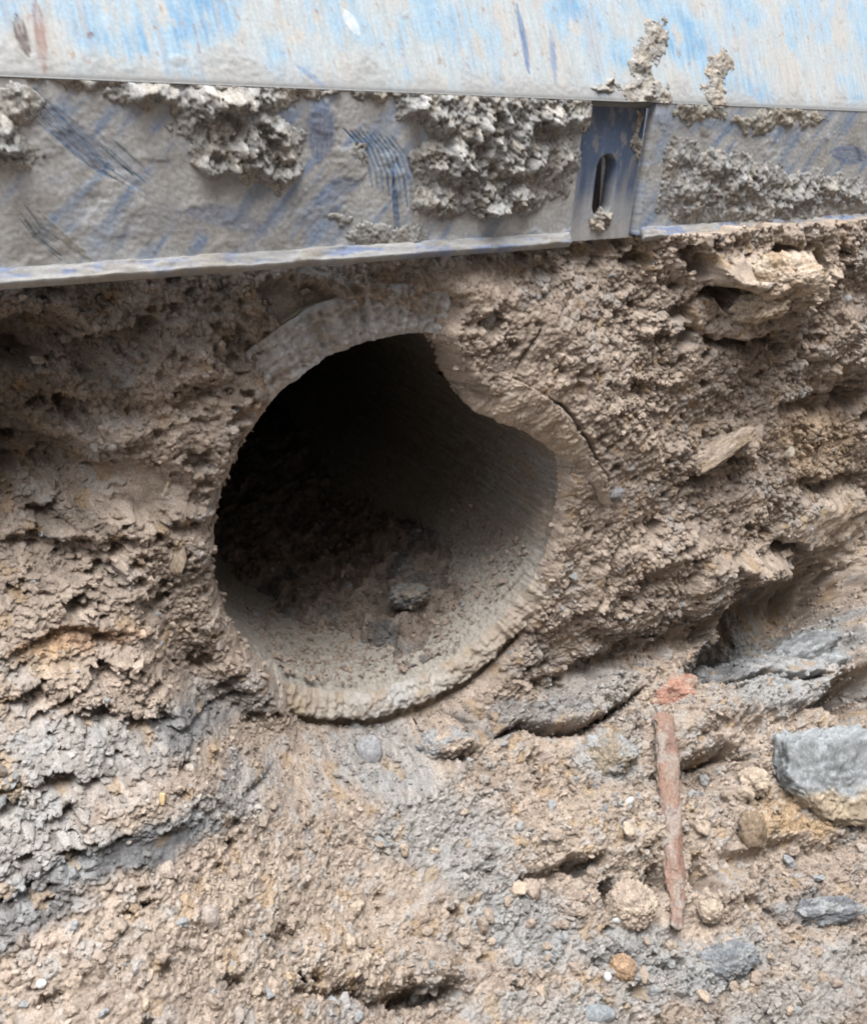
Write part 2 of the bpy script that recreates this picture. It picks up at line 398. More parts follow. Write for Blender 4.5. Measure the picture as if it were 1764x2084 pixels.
Q = grid_faces(NX, NT)
Q = Q[~hole.ravel()[Q].any(1)]
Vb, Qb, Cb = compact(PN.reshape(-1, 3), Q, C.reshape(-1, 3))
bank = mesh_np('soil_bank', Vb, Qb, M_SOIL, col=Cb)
bank['kind'] = 'structure'; bank['label'] = 'crumbly brown excavated soil face with grey clay pockets around the pipe'; bank['category'] = 'soil bank'

# trench floor out to the horizon
gb = np.array([[-60, -60, -1.02], [60, -60, -1.02], [60, -.95, -1.02], [-60, -.95, -1.02]], float)
gr = mesh_np('ground', gb, np.array([[0, 1, 2, 3]]), M_SOIL, col=np.tile(BROWN, (4, 1))); gr['kind'] = 'structure'

# opposite side of the trench, unseen behind the camera, raised to block low sky light
ow = mesh_np('unseen_trench_wall', np.array([[-9, -1.35, -1.03], [9, -1.35, -1.03], [9, -1.55, 2.1], [-9, -1.55, 2.1]], float), np.array([[0, 1, 2, 3]]), M_SOIL, col=np.tile(BROWN2, (4, 1))); ow['kind'] = 'structure'

# look-up from plan coordinates to the finished bank
FR = infr & ~hole
fx_, fy_, fd_ = proj(PN[FR]); FP = PN[FR]
_bin = {}
bx = np.floor(fx_/6).astype(int); by = np.floor(fy_/6).astype(int)
key = bx*100000+by
order = np.lexsort((fd_, key)); ks = key[order]; first = np.r_[True, ks[1:] != ks[:-1]]
_bin = dict(zip(ks[first].tolist(), order[first].tolist()))
def surf(px, py):
    """nearest point of the bank seen at plan position"""
    for rr in range(0, 6):
        best = None
        for a in range(-rr, rr+1):
            for b in range(-rr, rr+1):
                i = _bin.get((int(px//6)+a)*100000+int(py//6)+b)
                if i is not None:
                    d = math.hypot(fx_[i]-px, fy_[i]-py)
                    if best is None or d < best[0]: best = (d, i)
        if best: return FP[best[1]].copy(), float(fd_[best[1]])/F
    return at_y(px, py, 0), 1/F

# ------------------------------------------------------------------ pipe
def build_pipe():
    root = empty('drain_pipe', CP); tag(root, 'broken concrete drain pipe with dark open mouth sticking out of the soil face', 'pipe')
    nth = 900
    tha = np.linspace(0, 2*np.pi, nth, endpoint=False)
    def ring_grid(depths, radf, closed=True):
        TT, DD = np.meshgrid(tha, depths, indexing='ij'); return TT, DD
    # front edge of the pipe is ragged
    def cyc(f, o, s): return fbm(np.cos(tha)*f+50, np.sin(tha)*f+50, o, s)
    edge = .009*cyc(4, 4, 301)+.005*cyc(22, 3, 302)
    # inner barrel
    ds = np.r_[np.linspace(0, .25, 160)[:-1], np.linspace(.25, .8, 90)[:-1], np.linspace(.8, 1.6, 12)]
    TT, DD = np.meshgrid(tha, ds, indexing='ij')
    cx, cy = np.cos(TT)*R_IN, np.sin(TT)*R_IN
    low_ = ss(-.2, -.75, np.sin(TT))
    n1 = fbm(TT*30/6.283*2, DD/.03, 3, 311); n2 = fbm(TT*R_IN/.006, DD/.012, 2, 312)
    rr = R_IN+.0015*n1+.0009*n2-low_*(.0012*(1-worley(TT*R_IN/.004, DD/.004, 326)[0])+.003*np.maximum(fbm(TT*R_IN/.02, DD/.02, 3, 327), 0))-.004*np.exp(-DD/.012)*0+.010*np.exp(-(DD/.022)**2)
    V = pipe_pt(rr, TT, DD+.016*lerp(.2, 1, ss(-.2, -.7, np.sin(TT)))*np.exp(-DD/.05)+edge[:, None]*np.exp(-DD/.05))
    m = ss(-.3, .4, fbm(TT*4, DD/.08, 4, 321)); st = fbm(TT*60, DD/.12, 2, 322)
    col = lerp(np.array([.25, .232, .205]), np.array([.26, .215, .17]), m[..., None])*(1+.35*st)[..., None]
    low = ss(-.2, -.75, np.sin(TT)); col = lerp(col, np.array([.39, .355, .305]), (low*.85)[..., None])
    spk = fbm(TT*R_IN/.003, DD/.006, 3, 323); col = col*(1+.45*spk)[..., None]; col = lerp(col, np.array([.18, .18, .18]), (ss(.28, .5, fbm(TT*R_IN/.004, DD/.012, 2, 325))*low*.7)[..., None])
    wh = ss(.25, .6, fbm(TT*30, DD/.03, 3, 324))*(np.cos(TT) > .5); col = lerp(col, PALE, (wh*.5)[..., None])
    n0, n1_ = len(tha), len(ds)
    i = (np.arange(n0)[:, None]*n1_+np.arange(n1_-1)[None, :]); j = (((np.arange(n0)+1) % n0)[:, None]*n1_+np.arange(n1_-1)[None, :])
    Qi = np.stack([i, i+1, j+1, j], -1).reshape(-1, 4)
    # outer barrel
    do = np.r_[np.linspace(.004, .12, 60)[:-1], np.linspace(.12, .8, 12)]
    TT2, DD2 = np.meshgrid(tha, do, indexing='ij')
    rr2 = R_OUT+.003*fbm(TT2*8, DD2/.03, 3, 331)
    V2 = pipe_pt(rr2, TT2, DD2+edge[:, None]*np.exp(-DD2/.05))
    col2 = lerp(np.array([.30, .25, .19]), np.array([.33, .25, .16]), ss(-.3, .3, fbm(TT2*8, DD2/.03, 3, 332))[..., None])
    i = (np.arange(n0)[:, None]*len(do)+np.arange(len(do)-1)[None, :]); j = (((np.arange(n0)+1) % n0)[:, None]*len(do)+np.arange(len(do)-1)[None, :])
    Qo = np.stack([i, j, j+1, i+1], -1).reshape(-1, 4)+n0*n1_
    VV = np.r_[V.reshape(-1, 3), V2.reshape(-1, 3)]-CP
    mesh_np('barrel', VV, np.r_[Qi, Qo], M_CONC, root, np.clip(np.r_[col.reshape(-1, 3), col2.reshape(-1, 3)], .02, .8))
    # rim: the rough broken end face, worn into a step along the invert
    ts = np.linspace(0, 1, 42)
    TT3, SS = np.meshgrid(tha, ts, indexing='ij')
    r0 = (R_IN+.0075); rr3 = lerp(r0, R_OUT, SS)
    gr_ = .0050*fbm(TT3*R_IN/.008, SS*.045/.008, 4, 341)+.006*fbm(TT3*3.2, SS*1.5, 3, 342)
    bot = ss(-.2, -.7, np.sin(TT3))
    stp = .60+.12*fbm(TT3*4, SS*0, 3, 344)
    prof = .0*SS+.011*ss(stp-.05, stp+.06, SS)*bot+.006*SS*bot
    f1, f2, ii = worley(TT3*R_IN/.0028, SS*.045/.0028, 343)
    gr_ = gr_-.0011*np.sqrt(np.clip(1-(f1/.8)**2, 0, 1))*(.3+ii)
    endw = ss(1, .94, SS)*lerp(.4, 1, ss(0, .15, SS))
    V3 = pipe_pt(rr3, TT3, edge[:, None]*np.ones_like(SS)+.016*np.clip(1-SS/.5, 0, 1)**1.8*lerp(.2, 1, bot)+(gr_*ss(0, .12, SS)+prof)*endw+.004*ss(.94, 1, SS))
    pl = ss(-.1, .35, fbm(TT3*R_IN/.03, SS*.045/.03, 3, 351)+.30-.75*ss(stp-.08, stp+.05, SS)*bot)
    col3 = lerp(np.array([.40, .325, .24]), np.array([.44, .385, .32]), pl[..., None]); ctr = np.exp(-((TT3-4.72)/.28)**2)*pl; col3 = lerp(col3, np.array([.52, .51, .49]), ctr[..., None]*.8); col3 = col3*(.86+.28*ii)[..., None]
    col3 = lerp(col3, np.array([.46, .455, .45])*(.8+.4*ii)[..., None], (ss(.5, .9, np.sin(TT3))*.9)[..., None]); bl = ss(.0, .3, fbm(TT3*7, SS*1.6, 4, 352)); col3 = lerp(col3, BROWN, (bl*.6)[..., None])
    i = (np.arange(n0)[:, None]*42+np.arange(41)[None, :]); j = (((np.arange(n0)+1) % n0)[:, None]*42+np.arange(41)[None, :])
    mesh_np('rim', V3.reshape(-1, 3)-CP, np.stack([i, j, j+1, i+1], -1).reshape(-1, 4), M_CONC, root, np.clip(col3, .02, .85).reshape(-1, 3))
build_pipe()

# soil washed into the pipe
def build_silt():
    ls = np.arange(-.228, .2281, .0014); ds = np.r_[np.arange(.03, .75, .0017), np.arange(.75, 1.55, .02)]
    LL, DD = np.meshgrid(ls, ds, indexing='ij')
    floor = -np.sqrt(np.maximum(R_IN**2-np.minimum(np.abs(LL), R_IN-.002)**2, 0))
    fill = lerp(-.007, .028, ss(.06, .30, DD+.45*LL))+.03*ss(.4, .9, DD)+.36*ss(1.0, 1.5, DD)
    hh = -R_IN+fill+.045*ss(.0, .16, LL)*(1-.8*ss(.22, .5, DD))*ss(.00, .08, DD)+.016*fbm(LL/.08, DD/.08, 4, 401)
    w1 = .3*fbm(LL/.012, DD/.012, 2, 402)
    pm = .35+.65*ss(-.1, .3, fbm(LL/.07, DD/.07, 2, 403)+.15)
    for lam, amp, s in ((.040, .012, 411), (.016, .006, 421), (.008, .0035, 431), (.0045, .0016, 441)):
        f1, f2, idd = worley(LL/lam+w1, DD/lam+w1, s)
        hh = hh+amp*pm*(np.sqrt(np.clip(1-(f1/.78)**2, 0, 1))*(.3+1.1*idd)-.4)
        if s == 421: i1 = idd
        if s == 431: i2 = idd
    V = CP+AX*DD[..., None]+E1*LL[..., None]+E2*hh[..., None]
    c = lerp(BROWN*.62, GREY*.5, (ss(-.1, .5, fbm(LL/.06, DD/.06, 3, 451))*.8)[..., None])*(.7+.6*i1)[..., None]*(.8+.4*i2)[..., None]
    Qs = grid_faces(len(ls), len(ds))
    keep = np.hypot(LL, hh) < R_IN+.012
    Qs = Qs[keep.ravel()[Qs].all(1)]
    V, Qs, c = compact(V.reshape(-1, 3), Qs, np.clip(c, .02, .8).reshape(-1, 3))
    global SILT
    sel = np.flatnonzero(np.abs((V-CP)@AX) < .5); SILT = (V[sel], c[sel])
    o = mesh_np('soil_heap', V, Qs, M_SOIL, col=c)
    tag(o, 'loose crumbly soil heaped along the floor inside the pipe', 'soil heap')
build_silt()

# ------------------------------------------------------------------ rocks and clods
def ico(sub):
    bm = bmesh.new(); bmesh.ops.create_icosphere(bm, subdivisions=sub, radius=1)
    bm.verts.ensure_lookup_table()
    v = np.array([x.co[:] for x in bm.verts]); f = np.array([[x.index for x in q.verts] for q in bm.faces]); bm.free(); return v, f
ICO = {k: ico(k) for k in (1, 2, 4, 5, 6)}
def rotm(a, b, c):
    from mathutils import Euler
    return np.array(Euler((a, b, c)).to_matrix())
CAMROT = np.c_[rt, up, -fw]
def clod(name, label, cat, px, py, wd, hd, dd=None, ang=0, col=BROWN, col2=None, rough=.22, crumb=.05, seed=0, sub=5, mat=None, sink=.35, box=.0, part=None, split=None, group=None, pos=None, fac=0):
    """a lump wd x hd plan units across resting in the bank"""
    v, f = ICO[sub]; v = v.copy()
    if box:
        cu = v/np.abs(v).max(1, keepdims=True); v = lerp(v, cu*.82, box)
    nrm = v/np.linalg.norm(v, axis=1, keepdims=True)
    d = rough*n3(v, seed+3, 1.3, 3)
    if fac:                                                  # broken, facetted faces
        rs = np.random.RandomState(seed)
        for _ in range(fac):
            nn = rs.normal(size=3); nn /= np.linalg.norm(nn); off = rs.uniform(.62, .85)
            ex = np.maximum(v@nn-off, 0); v = v-ex[:, None]*nn
    v = v+nrm*d[:, None]
    tone = np.ones(len(v))
    if crumb:
        asp = np.array([1.0, hd/wd, (dd or min(wd, hd)*.9)/wd])*wd/90
        for lam, am in ((.24, 1.0), (.12, .8), (.06, .45)):
            f1, idd = worley3(v*asp/lam+.3*n3(v*asp, seed+5, 6, 2)[:, None], seed+int(lam*1000))
            v = v+nrm*(crumb*1.5/max(wd/90, .6)*am*(np.sqrt(np.clip(1-(f1/.85)**2, 0, 1))*(.4+idd)-.6))[:, None]; tone *= .86+.28*idd
    p, mpp = (surf(px, py) if pos is None else pos)
    sx, sy = wd*mpp/2, hd*mpp/2; sz = (dd*mpp/2 if dd else min(sx, sy)*.9)
    R = CAMROT@rotm(0, 0, math.radians(ang))
    loc = p-fw*sz*(1-2*sink)*.5
    vv = (v*np.array([sx, sy, sz]))@R.T
    cc = np.tile(col, (len(v), 1)).astype(float)
    if col2 is not None:
        k = ss(-.2, .3, n3(v, seed+33, 2.0, 3)) if split is None else ss(split-.12, split+.12, -v[:, 1]+.25*n3(v, seed+33, 2.5, 3))
        cc = lerp(cc, col2, k[:, None])
    cc = np.clip(cc*(tone*(1+.25*n3(v, seed+41, 5, 2)))[:, None], .02, .85)
    o = mesh_np(name, vv, f, mat or M_SOIL, col=cc); o.location = loc
    return tag(o, label, cat, group)

WHITE = np.array([.72, .71, .68])
clod('brick_fragment', 'orange red brick fragment resting just above the rusty bar', 'brick', 1368, 1410, 120, 72, 70, 8, np.array([.40, .225, .17]), np.array([.36, .275, .215]), .3, .07, 1, 6, M_BRICK, .45, .5, fac=7)
clod('clay_lump', 'blocky blue grey clay lump with ochre crumbly underside', 'clay lump', 1668, 1592, 225, 270, 190, 4, np.array([.30, .315, .32]), np.array([.44, .36, .26]), .24, .10, 2, 6, None, .55, .7, split=.0, fac=7)
clod('clay_lump', 'folded grey clay slab lying in the deep hollow', 'clay lump', 1630, 1335, 190, 80, 70, 24, np.array([.30, .31, .31]), np.array([.19, .195, .20]), .5, .10, 3, 6, None, .5, .2)
clod('clod', 'round clod with tan face ringed by dark grey clay', 'clod', 1240, 1540, 118, 96, 70, 10, np.array([.30, .25, .19]), GREY, .34, .09, 4, 6, None, .5)
clod('clod', 'rounded tan clod by the dark pit at the foot of the bar', 'clod', 1288, 1836, 98, 92, 80, 0, TAN, BROWN, .3, .085, 5, 6, None, .35)
clod('stone', 'smooth pale grey stone touching the underside of the pipe rim', 'stone', 752, 1524, 54, 66, 46, 10, np.array([.36, .36, .37]), None, .12, .012, 6, 5, M_STONE, .35)
clod('clod', 'flat overhanging clod with a black gap under it below the pipe', 'clod', 905, 1512, 110, 56, 80, 10, BROWN, GREY, .4, .09, 7, 6, None, .3)
clod('pebble', 'bright white pebble alone on the tan slope', 'pebble', 84, 1998, 22, 18, 16, 10, WHITE, None, .08, 0, 8, 4, M_STONE, .3)
clod('wood_chip', 'short pale yellow chip standing on dark grey soil', 'chip', 330, 1624, 13, 30, 10, -5, np.array([.62, .46, .26]), None, .06, 0, 9, 4, M_STONE, .2, .8)
clod('soil_slab', 'long flat soil slab slanting out of the upper face', 'soil slab', 1465, 912, 170, 46, 40, 33, np.array([.33, .255, .18]), BROWN, .28, .07, 10, 6, None, .45, .4)
clod('stone', 'pale cream stone stuck near the end of the slanting soil slab', 'stone', 1606, 918, 26, 28, 20, 0, np.array([.52, .46, .37]), None, .12, .01, 11, 4, M_STONE, .3, .2, fac=5)
clod('stone', 'small grey stone beside the crumbly overhang under the panel', 'stone', 1724, 606, 20, 18, 16, 0, np.array([.42, .43, .43]), None, .10, 0, 12, 4, M_STONE, .3)
clod('clod', 'round orange tan clod among small gravel at the bottom', 'clod', 1268, 1972, 52, 54, 44, 0, np.array([.38, .26, .17]), None, .12, .05, 13, 5, None, .35)
clod('clay_lump', 'dark blue grey clay lump embedded in the gravelly bottom slope', 'clay lump', 1480, 1965, 130, 80, 60, 8, np.array([.20, .21, .22]), GREY, .5, .11, 14, 6, None, .45)
clod('clay_lump', 'long dark grey clay strip lying on the lower slope', 'clay lump', 1665, 1848, 150, 46, 50, 5, np.array([.17, .175, .185]), GREY, .5, .11, 15, 6, None, .45)
clod('pebble', 'oval silver grey pebble in tan soil to the left of the bar', 'pebble', 1278, 1628, 26, 15, 14, 38, np.array([.55, .54, .52]), None, .08, 0, 16, 4, M_STONE, .25)
clod('pebble', 'pale chip of stone tucked against the top of the bar', 'pebble', 1332, 1458, 18, 28, 14, -20, np.array([.50, .50, .52]), None, .08, 0, 17, 4, M_STONE, .2, fac=4)
clod('pebble', 'white pebble next to the round orange tan clod', 'pebble', 1234, 1990, 17, 20, 14, 0, WHITE, None, .1, 0, 18, 4, M_STONE, .25)
clod('pebble', 'white oval pebble just below the rounded clod at the bar', 'pebble', 1258, 1868, 28, 16, 14, 0, WHITE*.9, None, .1, 0, 19, 4, M_STONE, .25)
clod('clod', 'pale crumbly clod jutting from the top of the soil face', 'clod', 1540, 628, 110, 60, 60, 8, np.array([.40, .32, .23]), TAN, .5, .10, 22, 6, None, .4)
clod('clod', 'large crumbly tan clump overhanging a dark hole beneath the panel', 'clod', 1580, 560, 170, 90, 90, -5, np.array([.36, .27, .185]), TAN, .5, .10, 23, 6, None, .5)
clod('stone', 'thin dark grey stone flake at the tip of the broken pipe shard', 'stone', 1252, 1006, 46, 24, 16, 8, np.array([.20, .20, .20]), None, .2, .02, 24, 4, M_STONE, .35, .3, fac=5)
clod('clod', 'smooth brown wedge shaped clod wedged under the blocky clay lump', 'clod', 1525, 1690, 60, 90, 50, 20, np.array([.27, .205, .145]), None, .14, .02, 25, 5, None, .35, .3, fac=5)
clod('clod', 'small crumbly clod stuck to the side of the blocky clay lump', 'clod', 1535, 1585, 60, 56, 50, 0, TAN, None, .2, .08, 26, 5, None, .3)
clod('clod', 'tan clod jammed under the long dark grey clay strip', 'clod', 1440, 1850, 50, 46, 40, 0, TAN, None, .2, .06, 27, 5, None, .3)
clod('stone', 'pale blue grey flat stone on the bottom gravel', 'stone', 1215, 1990+70, 70, 40, 30, 0, np.array([.30, .32, .33]), None, .12, .01, 28, 5, M_STONE, .4)
clod('stone', 'tan upright stone half buried in the left soil wall', 'stone', 362, 1150-20, 42, 84, 30, 8, np.array([.34, .27, .20]), None, .14, .01, 29, 5, M_STONE, .45, .3, fac=4)
clod('stone', 'squarish pink grey stone on the tan slope', 'stone', 430, 2290/2560*2084, 40, 50, 34, 10, np.array([.40, .34, .30]), None, .12, .01, 30, 5, M_STONE, .35, .4, fac=5)
# in the pipe
def in_pipe(px, py, h):
    d = ray(px, py); 
    for s in np.arange(.7, 2.4, .004):
        q = CAM+d*s-CP; a = q@AX; b = q@E1; e = q@E2
        if a > .05 and e < -R_IN+h+.10*float(ss(.02, .2, np.float64(b))): return CAM+d*s, s/F
    return CAM+d*1.4, 1.4/F
clod('clod', 'big grey brown clod sitting on the soil heap inside the pipe', 'clod', 835, 1190, 84, 56, 60, 5, np.array([.26, .23, .19]), GREY*.7, .5, .09, 31, 6, None, .35, pos=in_pipe(835, 1212, .030))

# countable loose clods of no special look
rs = np.random.RandomState(11)
proto = []
for q in range(6):
    v, f = ICO[4]; nrm = v.copy(); v = v.copy()
    for _ in range(5):
        nn = rs.normal(size=3); nn /= np.linalg.norm(nn); ex = np.maximum(v@nn-rs.uniform(.6, .85), 0); v = v-ex[:, None]*nn
    g1, gi = worley3(v/.35, 300+q); v = v+nrm*(.45*n3(v, 60+q, 1.6, 4)+.12*np.sqrt(np.clip(1-(g1/.85)**2, 0, 1))*gi)[:, None]
    cc = np.clip([TAN, BROWN, BROWN*1.1, GREY*1.1, TAN*1.1, BROWN][q]*(1+.3*n3(v, 70+q, 4, 2))[:, None], .02, .8)
    proto.append((v, f, cc))
made = {}
src = [None]*6
cnt = 0
for tries in range(900):
    if cnt >= 110: break
    px, py = rs.uniform(20, 1745), rs.uniform(1560, 2075)
    if py < 1850-.28*px+60 or (1290 < px < 1420 and py < 1900) or (1520 < px and py < 1720): continue
    p, mpp = surf(px, py); q = rs.randint(6); r = rs.choice([9, 11, 14, 18], p=[.4, .3, .2, .1])*mpp
    if src[q] is None:
        v, f, cc = proto[q]; o = mesh_np('loose_clod', v, f, M_SOIL, col=cc); src[q] = o
    else:
        o = src[q].copy(); COL.objects.link(o)
    o.scale = (r*rs.uniform(.8, 1.3), r*rs.uniform(.8, 1.2), r*rs.uniform(.6, .9)); o.rotation_euler = rs.uniform(-3, 3, 3)
    o.location = p+np.array([0, -.3, .8])*r*.25
    if q == 3: tag(o, 'small grey clay clod lying loose on the lower slope', 'clod', 'loose grey clods on the lower slope')
    else: tag(o, 'small brown clod lying loose on the lower slope', 'clod', 'loose brown clods on the lower slope')
    cnt += 1

# uncountable crumbs
def crumbs():
    rs = np.random.RandomState(5)
    N = 42000
    ok = FR.ravel() & (PX.ravel() > -60) & (PX.ravel() < 1830) & (PY.ravel() < 2160)
    idx = np.flatnonzero(ok)
    st_ = np.zeros(X.shape); ex = np.linalg.norm(np.diff(PN, axis=1), axis=2)/np.diff(T, axis=1); ey = np.linalg.norm(np.diff(PN, axis=0), axis=2)/np.diff(X, axis=0)
    st_[:, 1:] += np.clip(ex-1.3, 0, 5); st_[1:] += np.clip(ey-1.3, 0, 5)
    wgt = ((1+3.5*st_+3*(1-ss(.5, 1.1, ell(520, 1575, 190, 130, 0))))*lerp(lerp(.8, .7, ss(-.1, .1, X)), 1.0, LW)*lerp(.3, 1, patch)).ravel()[idx]; wgt = wgt/wgt.sum()
    pick = rs.choice(idx, N, replace=False, p=wgt)
    base = PN.reshape(-1, 3)[pick]; cb = C.reshape(-1, 3)[pick]
    k = rs.choice(len(SILT[0]), 5000, replace=False); base[:5000] = SILT[0][k]; cb[:5000] = SILT[1][k]
    tq_ = np.radians(rs.uniform(228, 338, 1500)); dq_ = rs.beta(1.3, 1.6, 1500)*.20+.02; base[5000:6500] = pipe_pt(np.full(1500, R_IN-.0015), tq_, dq_); cb[5000:6500] = BROWN*.9
    tmpl = []
    v0, f0 = ICO[2]
    for q in range(12):
        v = v0.copy()
        for _ in range(8):
            nn = rs.normal(size=3); nn /= np.linalg.norm(nn); ex = np.maximum(v@nn-rs.uniform(.35, .75), 0); v = v-ex[:, None]*nn
        tmpl.append(v*(1+.5*n3(v0, q*7, 1.9, 2))[:, None]*rs.uniform(.6, 1.3, 3))
    tmpl = np.array(tmpl)
    tq = rs.randint(12, size=N); sz = np.exp(rs.normal(math.log(.00195), .50, N)).clip(.0009, .0075)
    ax_ = rs.normal(size=(N, 4)); ax_ /= np.linalg.norm(ax_, axis=1, keepdims=True)
    a, b, c, d = ax_.T
    R = np.stack([np.stack([1-2*(c*c+d*d), 2*(b*c-a*d), 2*(b*d+a*c)], -1), np.stack([2*(b*c+a*d), 1-2*(b*b+d*d), 2*(c*d-a*b)], -1), np.stack([2*(b*d-a*c), 2*(c*d+a*b), 1-2*(b*b+c*c)], -1)], 1)
    V = np.einsum('nij,nkj->nki', R, tmpl[tq]*sz[:, None, None])+base[:, None, :]+(np.array([0, -.35, .5])*sz[:, None]*.1)[:, None, :]
    nv = v0.shape[0]
    Fq = (f0[None]+np.arange(N)[:, None, None]*nv).reshape(-1, 3)
    tone = rs.uniform(.82, 1.2, N); col = cb*tone[:, None]
    kind = rs.rand(N); col = np.where((kind < .03)[:, None], GREY*tone[:, None], col); col = np.where((kind > .996)[:, None], PALE, col)
    o = mesh_np('soil_crumbs', V.reshape(-1, 3), Fq, M_SOIL, col=np.clip(np.repeat(col, nv, 0), .02, .8), smooth=False)
    o['kind'] = 'stuff'; o['label'] = 'fine loose soil crumbs and grit scattered over the soil bank'; o['category'] = 'soil crumbs'
crumbs()

# ------------------------------------------------------------------ slab of broken pipe leaning over the mouth
def shard():
    ins = [(928, 790), (938, 815), (962, 832), (1010, 857), (1058, 874), (1110, 906), (1150, 946), (1182, 985), (1214, 1025)]
    out = [(965, 728), (990, 742), (1022, 757), (1058, 776), (1100, 806), (1134, 838), (1165, 880), (1198, 945), (1232, 1016)]
    def dense(pts, n):
        pts = np.array(pts, float); s = np.linspace(0, len(pts)-1, n); return np.c_[np.interp(s, range(len(pts)), pts[:, 0]), np.interp(s, range(len(pts)), pts[:, 1])]
    nu, nv = 260, 90
    a = dense(ins, nu); b = dense(out, nu)
    b = lerp(a, b, ss(-.02, .22, np.linspace(0, 1, nu))[:, None])
    U = np.linspace(0, 1, nu); Vv = np.linspace(0, 1, nv)
    G = np.zeros((nu, nv, 3))
    for i in range(nu):
        yi = lerp(-.012, -.042, float(ss(0, .5, U[i])))
        pa = at_y(a[i, 0], a[i, 1], yi+.012); pb = at_y(b[i, 0], b[i, 1], yi-.002)
        G[i] = lerp(pa, pb, Vv[:, None])
    UU, VV = np.meshgrid(U, Vv, indexing='ij')
    x, z = G[..., 0], G[..., 2]
    hgt = .016*np.sqrt(np.clip(1-(1-VV)**2.2*1.0, 0, 1))*ss(1.02, .7, VV*.0+UU*.3)*ss(-.05, .2, UU)+.003*fbm(x/.03, z/.03, 3, 501)
    f1, f2, ii = worley(x/.007, z/.007, 511); hgt = hgt+.0016*np.sqrt(np.clip(1-(f1/.8)**2, 0, 1))*ii+.0018*fbm(x/.012, z/.012, 4, 512)
    g1, _, gi = worley(x/.0038, z/.0038, 513); hgt = hgt+.0014*np.sqrt(np.clip(1-(g1/.8)**2, 0, 1))*gi
    rag = .005*fbm(x/.018, z/.018, 3, 521)
    G = G-np.array([.25, .95, 0])*hgt[..., None]; G[..., 2] += rag*.6; G[..., 0] += rag*.5
    bk = G+AX*.014+np.array([.006, .012, .004])*(1)
    bk = bk+AX*(.03*VV)[..., None]
    c = lerp(TAN, BROWN*1.05, ss(-.3, .3, fbm(x/.04, z/.04, 3, 531))[..., None])*(.85+.3*ii)[..., None]
    wh = ss(.1, .5, fbm(x/.015, z/.015, 3, 541))*np.exp(-((UU-.28)/.12)**2); c = lerp(c, PALE*1.1, (wh*.8)[..., None])
    n = nu*nv; Qf = grid_faces(nu, nv); Qk = Qf[:, ::-1]+n
    bi = np.r_[np.arange(nv), np.arange(1, nu)*nv+nv-1, (nu-1)*nv+np.arange(nv-2, -1, -1), np.arange(nu-2, 0, -1)*nv]
    bj = np.roll(bi, -1); Qs = np.stack([bi, bi+n, bj+n, bj], -1)
    o = mesh_np('pipe_shard', np.r_[G.reshape(-1, 3), bk.reshape(-1, 3)], np.r_[Qf, Qk, Qs], M_SOIL, col=np.clip(np.r_[c.reshape(-1, 3), c.reshape(-1, 3)], .02, .8))
    tag(o, 'curved slab of broken pipe coated in soil slumped across the pipe mouth', 'pipe shard')
shard()

# ------------------------------------------------------------------ rusty bar
def bar():
    mid = [(1350, 1452), (1352, 1500), (1358, 1560), (1362, 1640), (1366, 1720), (1372, 1800), (1376, 1850), (1377, 1892)]
    wid = [34, 44, 46, 44, 41, 43, 31, 24]
    top, _ = surf(1350, 1440); bot, _ = surf(1377, 1896)
    s0 = ((top-CAM)@fw)-.018; s1 = ((bot-CAM)@fw)-.016
    n = 420; m = 72
    s = np.linspace(0, 1, n); L = np.linspace(0, len(mid)-1, n)
    mx = np.interp(L, range(len(mid)), [q[0] for q in mid]); my = np.interp(L, range(len(mid)), [q[1] for q in mid]); wd = np.interp(L, range(len(mid)), wid)
    dpt = lerp(s0, s1, s)
    Cn = np.array([CAM+ray(mx[i], my[i])*dpt[i] for i in range(n)])
    tan = np.gradient(Cn, axis=0); tan /= np.linalg.norm(tan, axis=1, keepdims=True)
    a = np.cross(tan, fw); a /= np.linalg.norm(a, axis=1, keepdims=True); b = np.cross(tan, a)
    ph = np.linspace(0, 2*np.pi, m, endpoint=False)
    SS, PH = np.meshgrid(s, ph, indexing='ij')
    r = (wd*dpt/F/2)[:, None]*np.ones_like(PH)
    pv = np.stack([np.cos(PH), np.sin(PH), SS*16], -1).reshape(-1, 3)
    q3 = lambda f, sd_, o=3: n3(pv, sd_, f, o).reshape(PH.shape)
    r = r*(1+.30*q3(.6, 1, 4)+.16*q3(2.2, 2, 4)); r = r*(1-.25*ss(.10, .16, q3(.5, 3, 3)))
    r = r*np.sqrt(np.clip(np.minimum(SS/.012, (1-SS)/.012), .02, 1))
    V = Cn[:, None]+a[:, None]*(r*np.cos(PH))[..., None]+b[:, None]*(r*np.sin(PH)*.55)[..., None]
    k = ss(-.25, .3, q3(.6, 11, 4)); k2 = ss(.0, .35, q3(.9, 12, 4))
    c = lerp(np.array([.29, .19, .145]), np.array([.31, .25, .205]), k[..., None]); c = lerp(c, np.array([.34, .30, .27]), (k2*.7)[..., None])
    c = lerp(c, np.array([.20, .11, .085]), (ss(.15, .4, q3(1.2, 13, 3))*.7)[..., None])
    i = np.arange(n-1)[:, None]*m+np.arange(m)[None, :]; j = np.arange(n-1)[:, None]*m+((np.arange(m)+1) % m)[None, :]
    o = mesh_np('rusty_bar', V.reshape(-1, 3), np.stack([i, i+m, j+m, j], -1).reshape(-1, 4), M_RUST, col=np.clip(c, .02, .8).reshape(-1, 3))
    tag(o, 'rusty flaking iron bar standing against the broken soil below the brick fragment', 'bar')
bar()

